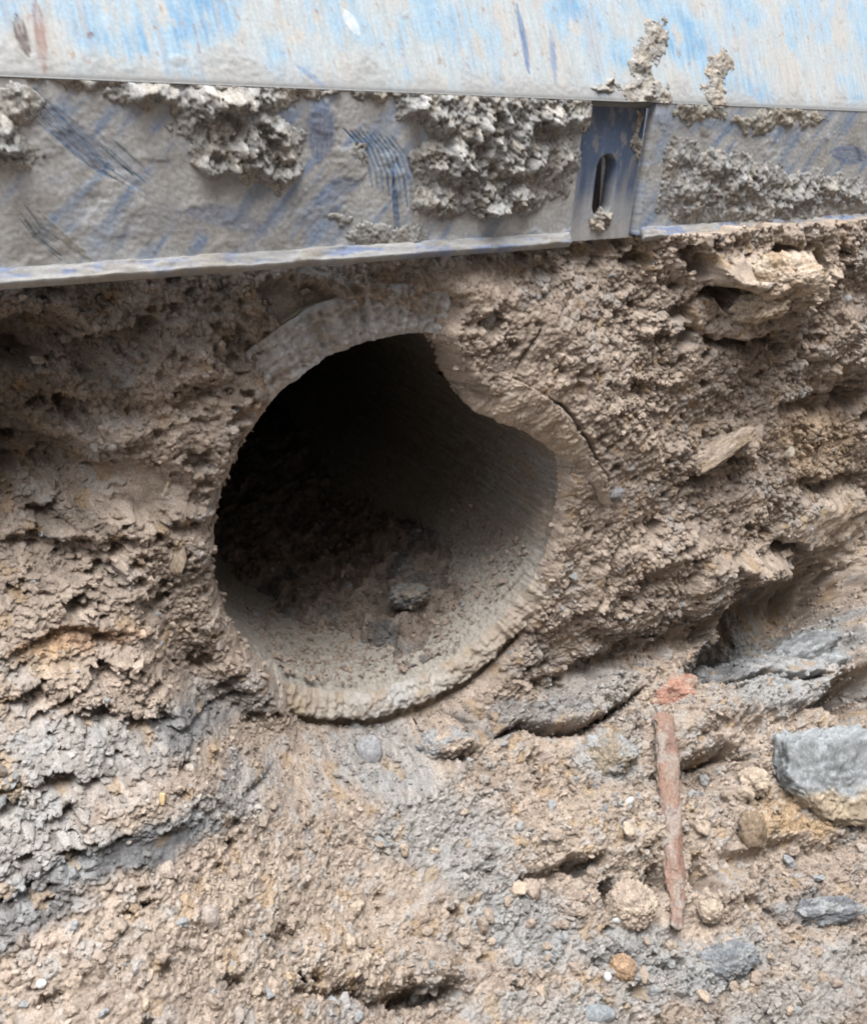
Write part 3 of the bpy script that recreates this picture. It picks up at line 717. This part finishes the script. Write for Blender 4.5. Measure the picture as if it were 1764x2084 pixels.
# ------------------------------------------------------------------ steel shoring panel
YF, ZF = -.064, .4365        # fold
YL, ZL = -.050, .298         # bottom edge
LEAN = math.radians(21)
NXa = at_y(1192, 205, YF)[0]; NXb = at_y(1336, 215, YF)[0]
def low_pt(x, s, o=0.0):
    """point of the lower face: s 0 at the fold, 1 at the bottom edge, o outward"""
    n = np.array([0, -(ZF-ZL), -(YL-YF)]); n = n/np.linalg.norm(n)
    return np.stack([x, lerp(YF, YL, s)+n[1]*o, lerp(ZF, ZL, s)+n[2]*o], -1)
NLOW = np.array([0, -(ZF-ZL), -(YL-YF)]); NLOW = NLOW/np.linalg.norm(NLOW)
def up_pt(x, h, o=0.0):
    return np.stack([x, YF+np.sin(LEAN)*h-math.cos(LEAN)*o, ZF+np.cos(LEAN)*h+math.sin(LEAN)*o], -1)
BLUE = np.array([.085, .175, .36]); DBLUE = np.array([.04, .075, .14]); MUD = np.array([.47, .468, .452]); MUDB = np.array([.40, .37, .325]); CREAM = np.array([.45, .41, .365]); PBLUE = np.array([.36, .47, .62]); PGREY = np.array([.415, .45, .455])

def strokes(px, py, c, h, defs):
    for pts, wdt, colr, a, groove, sd_ in defs:
        best = np.full(px.shape, 1e9); al = np.zeros(px.shape); n = len(pts)-1
        for i in range(n):
            ax, ay = pts[i]; bx_, by_ = pts[i+1]; ex, ey = bx_-ax, by_-ay; l2 = ex*ex+ey*ey
            u = np.clip(((px-ax)*ex+(py-ay)*ey)/l2, 0, 1); d = np.hypot(px-ax-u*ex, py-ay-u*ey)
            k = d < best; best = np.where(k, d, best); al = np.where(k, (i+u)/n, al)
        tp = np.sin(np.clip(al, .02, .98)*math.pi)**.6
        fine = .5+.9*fbm(best/3.5+sd_, al*3, 2, 700+sd_)
        k = a*(1-ss(.5, 1.0, best/(wdt*tp+.5)))*np.clip(fine+.35, 0, 1)
        c = lerp(c, colr, k[..., None]); h = h-groove*k
    return c, h

def sheet(name, x, s, fn, th, mat, parent, colf):
    """dense front sheet with a skirt and back of thickness th along fn normal"""
    Xg, Sg = np.meshgrid(x, s, indexing='ij')
    h, c = colf(Xg, Sg)
    Fp = fn(Xg, Sg, 0.0); Fq = fn(Xg, Sg, 1.0)-Fp
    Vf = Fp+Fq*h[..., None]; Vk = Fp-Fq*th
    n = Xg.size; nu, nv = Xg.shape; Qf = grid_faces(nu, nv)
    # orient so that the front looks outward
    v0 = Vf.reshape(-1, 3)[Qf[0]]; nn = np.cross(v0[1]-v0[0], v0[3]-v0[0])
    if nn@Fq[0, 0] < 0: Qf = Qf[:, ::-1]
    Qk = Qf[:, ::-1]+n
    bi = np.r_[np.arange(nv), np.arange(1, nu)*nv+nv-1, (nu-1)*nv+np.arange(nv-2, -1, -1), np.arange(nu-2, 0, -1)*nv]
    bj = np.roll(bi, -1); Qs = np.stack([bi, bi+n, bj+n, bj], -1)
    return mesh_np(name, np.r_[Vf.reshape(-1, 3), Vk.reshape(-1, 3)], np.r_[Qf, Qk, Qs], mat, parent, np.clip(np.r_[c.reshape(-1, 3), c.reshape(-1, 3)], .015, .85))

panel = empty('shoring_panel', (0, 0, 0))
tag(panel, 'blue painted steel trench shoring panel smeared with mud above the pipe', 'panel')

def up_col(x, hgt):
    p = up_pt(x, hgt); px, py, _ = proj(p.reshape(-1, 3)); px = px.reshape(x.shape); py = py.reshape(x.shape)
    n1 = fbm(x/.10, hgt/.10, 4, 801); n2 = fbm(x/.010, hgt/.12, 3, 802); n3_ = fbm(x/.03, hgt/.05, 4, 803); fine = fbm(x/.0025, hgt/.03, 2, 804)
    sc = fbm(x/.0035, hgt/.10, 3, 807); bl_ = fbm(x/.06, hgt/.05, 5, 808)
    bl = ss(-.12, .30, .8*n1+.35*n2+.5*bl_+.45*sc*.6+.22*ss(.01, .08, hgt)-.06)
    c = lerp(PGREY, CREAM, ss(-.2, .4, fbm(x/.05, hgt/.09, 4, 805)+.6*n2+.3*sc)[..., None]*.7)
    c = lerp(c, np.array([.30, .43, .53]), (bl*.85)[..., None]); c = lerp(c, np.array([.13, .29, .47]), (ss(.18, .62, .7*n1+.4*n2+.6*bl_+.4*sc)*.75)[..., None])
    c = lerp(c, CREAM*.92, (ss(.22, .5, n2+.4*sc)*.6)[..., None])
    c = lerp(c, MUDB*1.15, (ss(.26, .52, fbm(x/.015, hgt/.03, 5, 806))*.75)[..., None]); c = lerp(c, np.array([.30, .19, .13]), (ss(.42, .6, fbm(x/.008, hgt/.012, 4, 809))*.6)[..., None])
    c = c*(1+.16*fine+.1*n2)[..., None]
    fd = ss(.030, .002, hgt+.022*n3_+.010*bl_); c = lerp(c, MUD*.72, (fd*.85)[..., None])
    h = .0004*n3_+.0003*n2+.0002*fine+.0008*fd*(.5+fbm(x/.006, hgt/.006, 4, 810))
    RST = np.array([.24, .13, .10])
    defs = [([(72, 0), (82, 60), (92, 150)], 16, RST, .75, .0, 1), ([(34, 30), (44, 70), (60, 115)], 18, np.array([.10, .075, .065]), .95, .0006, 2),
            ([(1052, 10), (1068, 90), (1076, 150)], 7, BLUE*.8, .9, .0004, 3), ([(1120, 60), (1130, 170)], 8, BLUE, .6, .0, 4), ([(395, 50), (408, 110)], 3, RST, .6, 0, 5),
            ([(600, 130), (640, 160), (670, 185)], 6, BLUE, .5, 0, 6), ([(700, 20), (730, 70)], 14, WHITE, .7, -.0004, 7), ([(180, 68), (190, 74)], 9, RST*.7, .8, 0, 8), ([(345, 120), (375, 128)], 14, MUD*.7, .8, -.001, 9),
            ([(178, 124), (186, 130)], 7, RST, .6, 0, 10), ([(820, 30), (828, 34)], 9, MUD*.6, .6, -.001, 11)]
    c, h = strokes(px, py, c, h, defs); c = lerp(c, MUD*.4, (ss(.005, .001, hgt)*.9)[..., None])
    return h*ss(-.001, .012, hgt), c
xu = axis_steps([(-1.6, -.5, .05, .002), (-.5, 1.0, .0016, .0022), (1.0, 2.6, .003, .06)])
su = axis_steps([(0, .16, .0012, .0016), (.16, .75, .003, .03)])
sheet('upper_plate', xu, su, lambda x, s, o: up_pt(x, s, o), .014, M_PAINT, panel, up_col)

def low_col(x, s):
    p = low_pt(x, s); px, py, _ = proj(p.reshape(-1, 3)); px = px.reshape(x.shape); py = py.reshape(x.shape)
    z = s*.14
    n1 = fbm(x/.09+z/.2, z/.06, 4, 811); dg = fbm((x+z*.9)/.018, (z-x*.9)/.11, 3, 812); n3_ = fbm(x/.025, z/.025, 4, 813); fine = fbm(x/.004, z/.004, 2, 814)
    c = lerp(MUD, np.array([.50, .505, .50]), ss(-.3, .3, n1)[..., None])
    c = lerp(c, MUDB*.85, (ss(.0, .4, fbm(x/.06, z/.05, 4, 815))*.6)[..., None])
    c = lerp(c, np.array([.29, .35, .44]), (ss(-.08, .42, n1*.5+dg*.8+.35*n3_)*.8)[..., None])
    c = lerp(c, BLUE*.9+.04, (ss(.35, .6, dg+.4*n3_)*.4)[..., None]); spk = ss(.2, .5, fbm(x/.0035, z/.0035, 3, 816)+.35*fbm(x/.05, z/.05, 3, 817)); c = lerp(c, MUD*.75, (spk*.55)[..., None])
    c = c*(1+.22*n3_+.18*fine)[..., None]
    h = .0003*n3_+.0004*fine+.0010*ss(.1, .4, fbm(x/.05, z/.04, 4, 815))
    defs = []
    rsd = np.random.RandomState(3)
    def scrape(pts, wd, cols, n, depth):                     # one pass of a rough edge: several thin parallel lines
        pts = np.array(pts, float); d = pts[-1]-pts[0]; d = np.array([-d[1], d[0]])/np.hypot(*d)
        for q in range(n):
            o_ = d*wd*(q/(n-1)-.5); a0, a1 = rsd.uniform(-.15, .25), rsd.uniform(-.25, .15); e = pts[-1]-pts[0]
            p2 = pts+o_; p2[0] = p2[0]+e*a0; p2[-1] = p2[-1]+e*a1
            defs.append(([tuple(p) for p in p2], wd/n*rsd.uniform(.4, .95), cols[rsd.randint(len(cols))], rsd.uniform(.55, .95), depth, 50+rsd.randint(900)))
    NAVY = [np.array([.06, .11, .22]), np.array([.09, .17, .30]), np.array([.05, .08, .13])]; STEEL = [np.array([.38, .40, .43]), np.array([.10, .16, .22]), np.array([.06, .12, .15])]
    scrape([(40, 175), (90, 225), (150, 290), (210, 335), (270, 370)], 34, NAVY, 7, .0004)
    scrape([(90, 230), (180, 300), (230, 350)], 46, [np.array([.14, .20, .30]), np.array([.19, .22, .28])], 7, 0)
    scrape([(190, 275), (240, 320), (300, 375)], 40, STEEL, 9, .0004)
    scrape([(45, 430), (80, 475), (125, 510)], 26, [np.array([.06, .09, .12]), np.array([.10, .14, .19])], 6, .0004)
    scrape([(60, 420), (160, 510), (190, 530)], 10, [MUDB, MUDB*.7], 3, -.0006)
    scrape([(590, 480), (650, 410), (710, 350)], 60, [np.array([.16, .22, .33]), np.array([.22, .26, .34]), np.array([.30, .30, .31])], 12, .0002)
    for i in range(9):                                      # the fan of blue scrapes
        ox = 700+i*12; defs.append(([(ox, 262+i*2), (ox+32, 295+i*3), (ox+52, 340+i*5), (ox+58, 380+i*7)], 3.6, lerp(np.array([.08, .18, .34]), np.array([.18, .30, .46]), (i % 3)/2), .85, .0009, 20+i))
    defs += [([(800, 340), (806, 420), (812, 490)], 8, np.array([.09, .15, .27]), .9, .0008, 31), ([(640, 420), (690, 380), (735, 370)], 22, np.array([.15, .21, .33]), .6, 0, 32), 
             ([(650, 200), (655, 260), (650, 330)], 38, np.array([.15, .20, .31]), .85, 0, 34), ([(580, 210), (585, 270)], 18, np.array([.17, .21, .29]), .7, 0, 35),
             ([(830, 200), (850, 300), (845, 430), (850, 500)], 16, MUDB*.8, .7, -.001, 36), ([(1690, 310), (1764, 320)], 26, np.array([.13, .19, .32]), .8, 0, 37), ([(1420, 250), (1600, 270)], 22, np.array([.2, .27, .38]), .6, 0, 38),
             ([(230, 480), (330, 440), (420, 470)], 40, np.array([.24, .24, .27]), .5, 0, 39), ([(380, 430), (460, 440), (540, 470)], 30, np.array([.21, .26, .37]), .6, 0, 40)]
    c, h = strokes(px, py, c, h, defs)
    return (h-.0004)*ss(-.02, .12, s)-.0006*(1-ss(0, .1, s)), c
zs = axis_steps([(0, 1, .008, .008)])
lowfn = lambda x, s, o: low_pt(x, s, o)
lo_l = axis_steps([(-1.6, -.5, .05, .002), (-.5, NXa, .0012, .0013)]); lo_r = axis_steps([(NXb, 1.0, .0013, .002), (1.0, 2.6, .003, .06)])
sheet('lower_plate', lo_l, np.r_[.001, zs[1:]], lowfn, .016, M_PAINT, panel, low_col)
sheet('lower_plate', lo_r, np.r_[.001, zs[1:]], lowfn, .016, M_PAINT, panel, low_col)

# bright bottom lip: a square bar along the lower edge, stopping at the slot bay
def lip_col(x, s):
    n = fbm(x/.02, s*2, 3, 821); b = ss(.0, .35, fbm(x/.05, s*1.5, 3, 822)+.3*fbm(x/.006, s, 2, 823))
    c = lerp(np.array([.36, .355, .345]), np.array([.16, .22, .38]), (b*.75)[..., None])*(1+.2*n)[..., None]
    c = lerp(c, MUDB*.8, (ss(.0, .35, fbm(x/.06, s*.4, 4, 824))*.85)[..., None])
    return .0012*n+.0016*ss(.0, .35, fbm(x/.06, s*.4, 4, 824)), c
def lip_fn(x, s, o):          # sloped like a bevel so it catches the sky
    a = low_pt(x, 1.0+0*s, 0.0)
    return a+np.stack([0*x, -.006*s-.003-.7*o, .010*(1-s)-.001+.7*o], -1)
sheet('bottom_lip', axis_steps([(-1.6, -.5, .05, .002), (-.5, NXa-.004, .0014, .0016)]), np.linspace(0, 1, 12), lip_fn, .008, M_PAINT, panel, lip_col)
sheet('bottom_lip', axis_steps([(NXb+.004, 1.0, .0016, .002), (1.0, 2.6, .003, .06)]), np.linspace(0, 1, 12), lip_fn, .008, M_PAINT, panel, lip_col)

# recessed slot bay with its obround lifting slot
def bay():
    n = 160; rec = -.013
    wdt = NXb-NXa; cx = NXa+wdt*.52; cs = .62
    slot_h, slot_w = .033, .0145
    Lz = math.hypot(ZF-ZL, YL-YF)
    pts = []
    for i in range(n):
        a = 2*math.pi*i/n; c_, s_ = math.cos(a), math.sin(a)
        y = np.sign(s_)*(slot_h-slot_w)+slot_w*s_ if abs(s_) > 1e-6 else 0
        pts.append((cx+slot_w*c_, cs+y/Lz))
    # rectangle points in the same angular order
    rect = []
    for x, s in pts:
        dx, dz = (x-cx), (s-cs)*Lz; 
        a = math.atan2(dz/(slot_h), dx/slot_w); c_, s_ = math.cos(a), math.sin(a)
        x0 = (NXb-.0005-cx) if c_ > 0 else (cx-NXa-.0005); z0 = ((1.03-cs) if s_ > 0 else (cs+.0))*Lz
        k = 1/max(abs(c_)/x0, abs(s_)/z0); rect.append((cx+k*c_, cs+k*s_/Lz))
    rings = 40; V = []; 
    for q in range(rings):
        t = (q/(rings-1))**.9
        V.append(low_pt(np.array([lerp(p[0], r[0], t) for p, r in zip(pts, rect)]), np.array([lerp(p[1], r[1], t) for p, r in zip(pts, rect)]), rec))
    V = np.array(V)
    inn = V[0]-NLOW*.016
    A = np.concatenate([inn[None], V], 0); m = A.shape[0]
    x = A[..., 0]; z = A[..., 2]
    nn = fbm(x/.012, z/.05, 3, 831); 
    c = lerp(np.array([.11, .155, .245]), np.array([.38, .39, .41]), ss(-.15, .45, .5*nn+1.2*(ss(.40, .30, z)-.45))[..., None])  # shade below the ledge and the lit lower end, put into the colour
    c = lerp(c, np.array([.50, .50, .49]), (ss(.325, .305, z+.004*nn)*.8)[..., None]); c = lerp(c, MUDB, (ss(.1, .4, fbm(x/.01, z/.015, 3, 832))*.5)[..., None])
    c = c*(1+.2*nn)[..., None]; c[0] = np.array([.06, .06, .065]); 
    i = np.arange(m-1)[:, None]*n+np.arange(n)[None, :]; j = np.arange(m-1)[:, None]*n+((np.arange(n)+1) % n)[None, :]
    Qx = np.stack([i, j, j+n, i+n], -1).reshape(-1, 4)
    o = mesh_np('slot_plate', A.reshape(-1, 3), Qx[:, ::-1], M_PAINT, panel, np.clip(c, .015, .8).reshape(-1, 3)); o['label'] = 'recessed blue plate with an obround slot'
    # dark box added behind the slot; its colour stands for the shade inside
    bm = bmesh.new(); bmesh.ops.create_cube(bm, size=1); bmesh.ops.bevel(bm, geom=bm.edges[:], offset=.03, segments=2, affect='EDGES')
    v = np.array([q.co[:] for q in bm.verts]); bm.verts.index_update(); fs = [[q.index for q in f.verts] for f in bm.faces]; bm.free()
    me = bpy.data.meshes.new('slot_dark_box'); ctr = low_pt(np.array(cx), np.array(.62), -.060)
    me.from_pydata([tuple(ctr+q*np.array([.045, .040, .085])) for q in v], [], fs)
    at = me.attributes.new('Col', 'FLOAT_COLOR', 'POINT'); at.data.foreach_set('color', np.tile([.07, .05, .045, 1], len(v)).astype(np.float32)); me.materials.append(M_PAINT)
    po = bpy.data.objects.new('slot_dark_box', me); COL.objects.link(po); po.parent = panel
bay()

# ------------------------------------------------------------------ mud clumps stuck on the panel
def mud(name, label, blobs, fn, inv, xr, sr, amp, seed, colr, step=.0013, stepS=None, single=False):
    xs = np.arange(xr[0], xr[1], step); s_ = np.arange(sr[0], sr[1], stepS or step)
    Xg, Sg = np.meshgrid(xs, s_, indexing='ij')
    p = fn(Xg, Sg, 0.0); px, py, _ = proj(p.reshape(-1, 3)); px = px.reshape(Xg.shape); py = py.reshape(Xg.shape)
    zz = p[..., 2]+p[..., 1]
    px = px+22*fbm(Xg/.02, zz/.02, 4, seed); py = py+22*fbm(Xg/.02, zz/.02, 4, seed+3)
    r = np.full(Xg.shape, -1.0)
    for cx, cy, rx, ry, a in blobs:
        k = a*(1-np.sqrt(((px-cx)/rx)**2+((py-cy)/ry)**2)); r = np.maximum(r, k)
    m = ss(-.02, .8, r)
    h = amp*m*np.clip(.45+1.5*fbm(Xg/.022, zz/.022, 6, seed+7, .58), .02, 1.6)+.0006*ss(0, .1, r)
    tone = np.ones(Xg.shape); wv = .6*fbm(Xg/.012, zz/.012, 4, seed+8)
    for lam, am in ((.017, .0030), (.0075, .0022), (.0042, .0018), (.0026, .0012)):
        f1, f2, idd = worley(Xg/lam+wv, zz/lam+wv, seed+int(lam*1e4)); h = h+am*min(1, amp/.011)*ss(.0, .6, r)*(np.sqrt(np.clip(1-(f1/.8)**2, 0, 1))*(.2+1.3*idd)-.45); tone = tone*(.86+.28*idd)
    h = h+.0012*fbm(Xg/.003, zz/.003, 2, seed+9)
    h = np.where(r < 0, -.003, h); keep = (r > .0) & (h > .0002)
    Fq = fn(Xg, Sg, 1.0)-p
    V = p+Fq*np.maximum(h, -.002)[..., None]; V[..., 2] -= .22*np.maximum(h, 0)
    c = lerp(colr, colr*np.array([1.06, 1.0, .92]), ss(-.2, .3, fbm(Xg/.02, zz/.02, 3, seed+10))[..., None])*tone[..., None]
    if single:                                              # keep the largest connected patch
        lab = np.where(keep, np.arange(keep.size).reshape(keep.shape)+1, 0)
        for _ in range(4000):
            l2 = lab.copy()
            l2[1:] = np.maximum(l2[1:], lab[:-1]); l2[:-1] = np.maximum(l2[:-1], lab[1:]); l2[:, 1:] = np.maximum(l2[:, 1:], lab[:, :-1]); l2[:, :-1] = np.maximum(l2[:, :-1], lab[:, 1:])
            l2 = np.where(keep, l2, 0)
            if (l2 == lab).all(): break
            lab = l2
        u_, n_ = np.unique(lab[lab > 0], return_counts=True); keep = lab == u_[n_.argmax()]
    # stitch edges down to the plate
    e = keep.copy(); e[1:] |= keep[:-1]; e[:-1] |= keep[1:]; e[:, 1:] |= keep[:, :-1]; e[:, :-1] |= keep[:, 1:]
    V = np.where((e & ~keep)[..., None], p-Fq*.003, V)
    Qm = grid_faces(*Xg.shape); Qm = Qm[e.ravel()[Qm].all(1)]
    v0 = p.reshape(-1, 3)[Qm[0]]; nn = np.cross(v0[1]-v0[0], v0[3]-v0[0])
    if nn@Fq.reshape(-1, 3)[0] < 0: Qm = Qm[:, ::-1]
    Vc, Qc, cc = compact(V.reshape(-1, 3), Qm, np.clip(c, .02, .8).reshape(-1, 3))
    o = mesh_np(name, Vc, Qc, M_SOIL, col=cc)
    return tag(o, label, 'mud', 'mud clumps stuck to the steel panel')
MG = np.array([.335, .33, .315]); LS = .009
up_fn = lambda x, s, o: up_pt(x, s, o)
def xat(px, py): return at_y(px, py, -.065)[0]
mud('mud_clump', 'ragged grey brown mud clump hanging from the fold in two thick lobes', [(480, 200, 130, 45, 1), (300, 190, 100, 30, .6), (500, 290, 120, 80, 1), (560, 340, 70, 50, 1), (455, 330, 70, 34, 1.1), (400, 230, 60, 60, .8)], lowfn, None, (xat(170, 250), xat(680, 250)), (0, 1), .012, 901, MG, .0012, LS)
mud('mud_clump', 'broad crusty grey mud clump between the blue scrapes and the slot', [(1010, 250, 130, 80, 1), (1110, 230, 110, 60, 1), (900, 230, 60, 50, .8), (940, 330, 110, 60, 1), (1010, 400, 110, 50, 1), (900, 410, 60, 40, .7), (1130, 330, 50, 70, .6), (850, 200, 50, 50, .7), (1060, 320, 80, 60, 1)], lowfn, None, (xat(790, 250), xat(1205, 250)), (0, 1), .012, 921, np.array([.325, .322, .31]), .0012, LS)
mud('mud_clump', 'wide low grey mud crust to the right of the slot plate', [(1500, 380, 130, 60, 1), (1640, 390, 140, 40, 1), (1420, 400, 90, 60, .8), (1560, 430, 180, 36, .8), (1750, 400, 100, 40, .8), (1460, 340, 60, 40, .9), (1390, 330, 40, 60, .5)], lowfn, None, (xat(1330, 350), xat(1900, 350)), (.1, 1.05), .007, 941, np.array([.325, .322, .312]), .0016, LS)
mud('mud_clump', 'small mud clump at the left edge of the lower plate', [(20, 310, 70, 40, 1), (-20, 270, 60, 60, 1), (40, 210, 60, 40, .5)], lowfn, None, (xat(-120, 280), xat(110, 280)), (0, 1), .009, 961, MG, .0012, LS)
mud('mud_clump', 'mud lump sitting across the fold above the slot', [(1320, 190, 50, 34, 1), (1300, 130, 24, 40, .8), (1330, 80, 30, 50, .6), (1240, 178, 40, 10, .8)], up_fn, None, (at_y(1190, 190, YF)[0], at_y(1420, 150, YF)[0]), (0, .12), .005, 971, np.array([.30, .285, .26]), .0012, .0012)
mud('mud_clump', 'thin trickle of mud dried on the upper plate to the right of the slot', [(1465, 130, 24, 30, .8), (1452, 180, 20, 40, .8), (1462, 215, 16, 20, .6)], up_fn, None, (at_y(1400, 190, YF)[0], at_y(1530, 150, YF)[0]), (0, .12), .0035, 981, np.array([.33, .30, .26]), .0012, .0012, True)
mud('mud_clump', 'smear of crumbs along the bottom edge below the blue scrapes', [(770, 480, 70, 26, .8), (840, 490, 40, 24, .8), (690, 440, 30, 14, .5), (740, 300, 20, 30, .3)], lowfn, None, (xat(640, 450), xat(900, 450)), (.3, 1.0), .002, 991, MG, .0012, LS)
mud('mud_clump', 'thin mud crust on the fold at the right of the slot', [(1420, 225, 60, 22, .8), (1600, 240, 90, 16, .7), (1540, 250, 60, 20, .6)], lowfn, None, (xat(1340, 250), xat(1780, 250)), (0, .6), .004, 995, np.array([.33, .31, .27]), .0014, LS)

mud('mud_clump', 'thin dried mud crust along the fold between the lower and upper plates', [(x_, 182+.038*(x_-600), 60+30*math.sin(x_*.7), 16+8*math.sin(x_*1.3), .7) for x_ in range(120, 1180, 70)], lowfn, None, (xat(60, 250), xat(1200, 250)), (0, .3), .004, 997, np.array([.30, .285, .26]), .0013, LS)

bayfn = lambda x, s, o: low_pt(x, s, o-.0125)
mud('mud_clump', 'brown mud plug packed into the lower end of the slot', [(1228, 446, 24, 22, 1)], bayfn, None, (NXa+.003, NXb-.003), (.45, 1.0), .006, 911, MUDB, .0009, .006)
mud('mud_clump', 'mud smeared down the right side of the recess beside the slot', [(1300, 330, 14, 110, .8), (1290, 440, 30, 30, .7)], bayfn, None, (NXa+.002, NXb-.002), (.05, 1.0), .003, 915, np.array([.34, .32, .29]), .0009, .006, True)
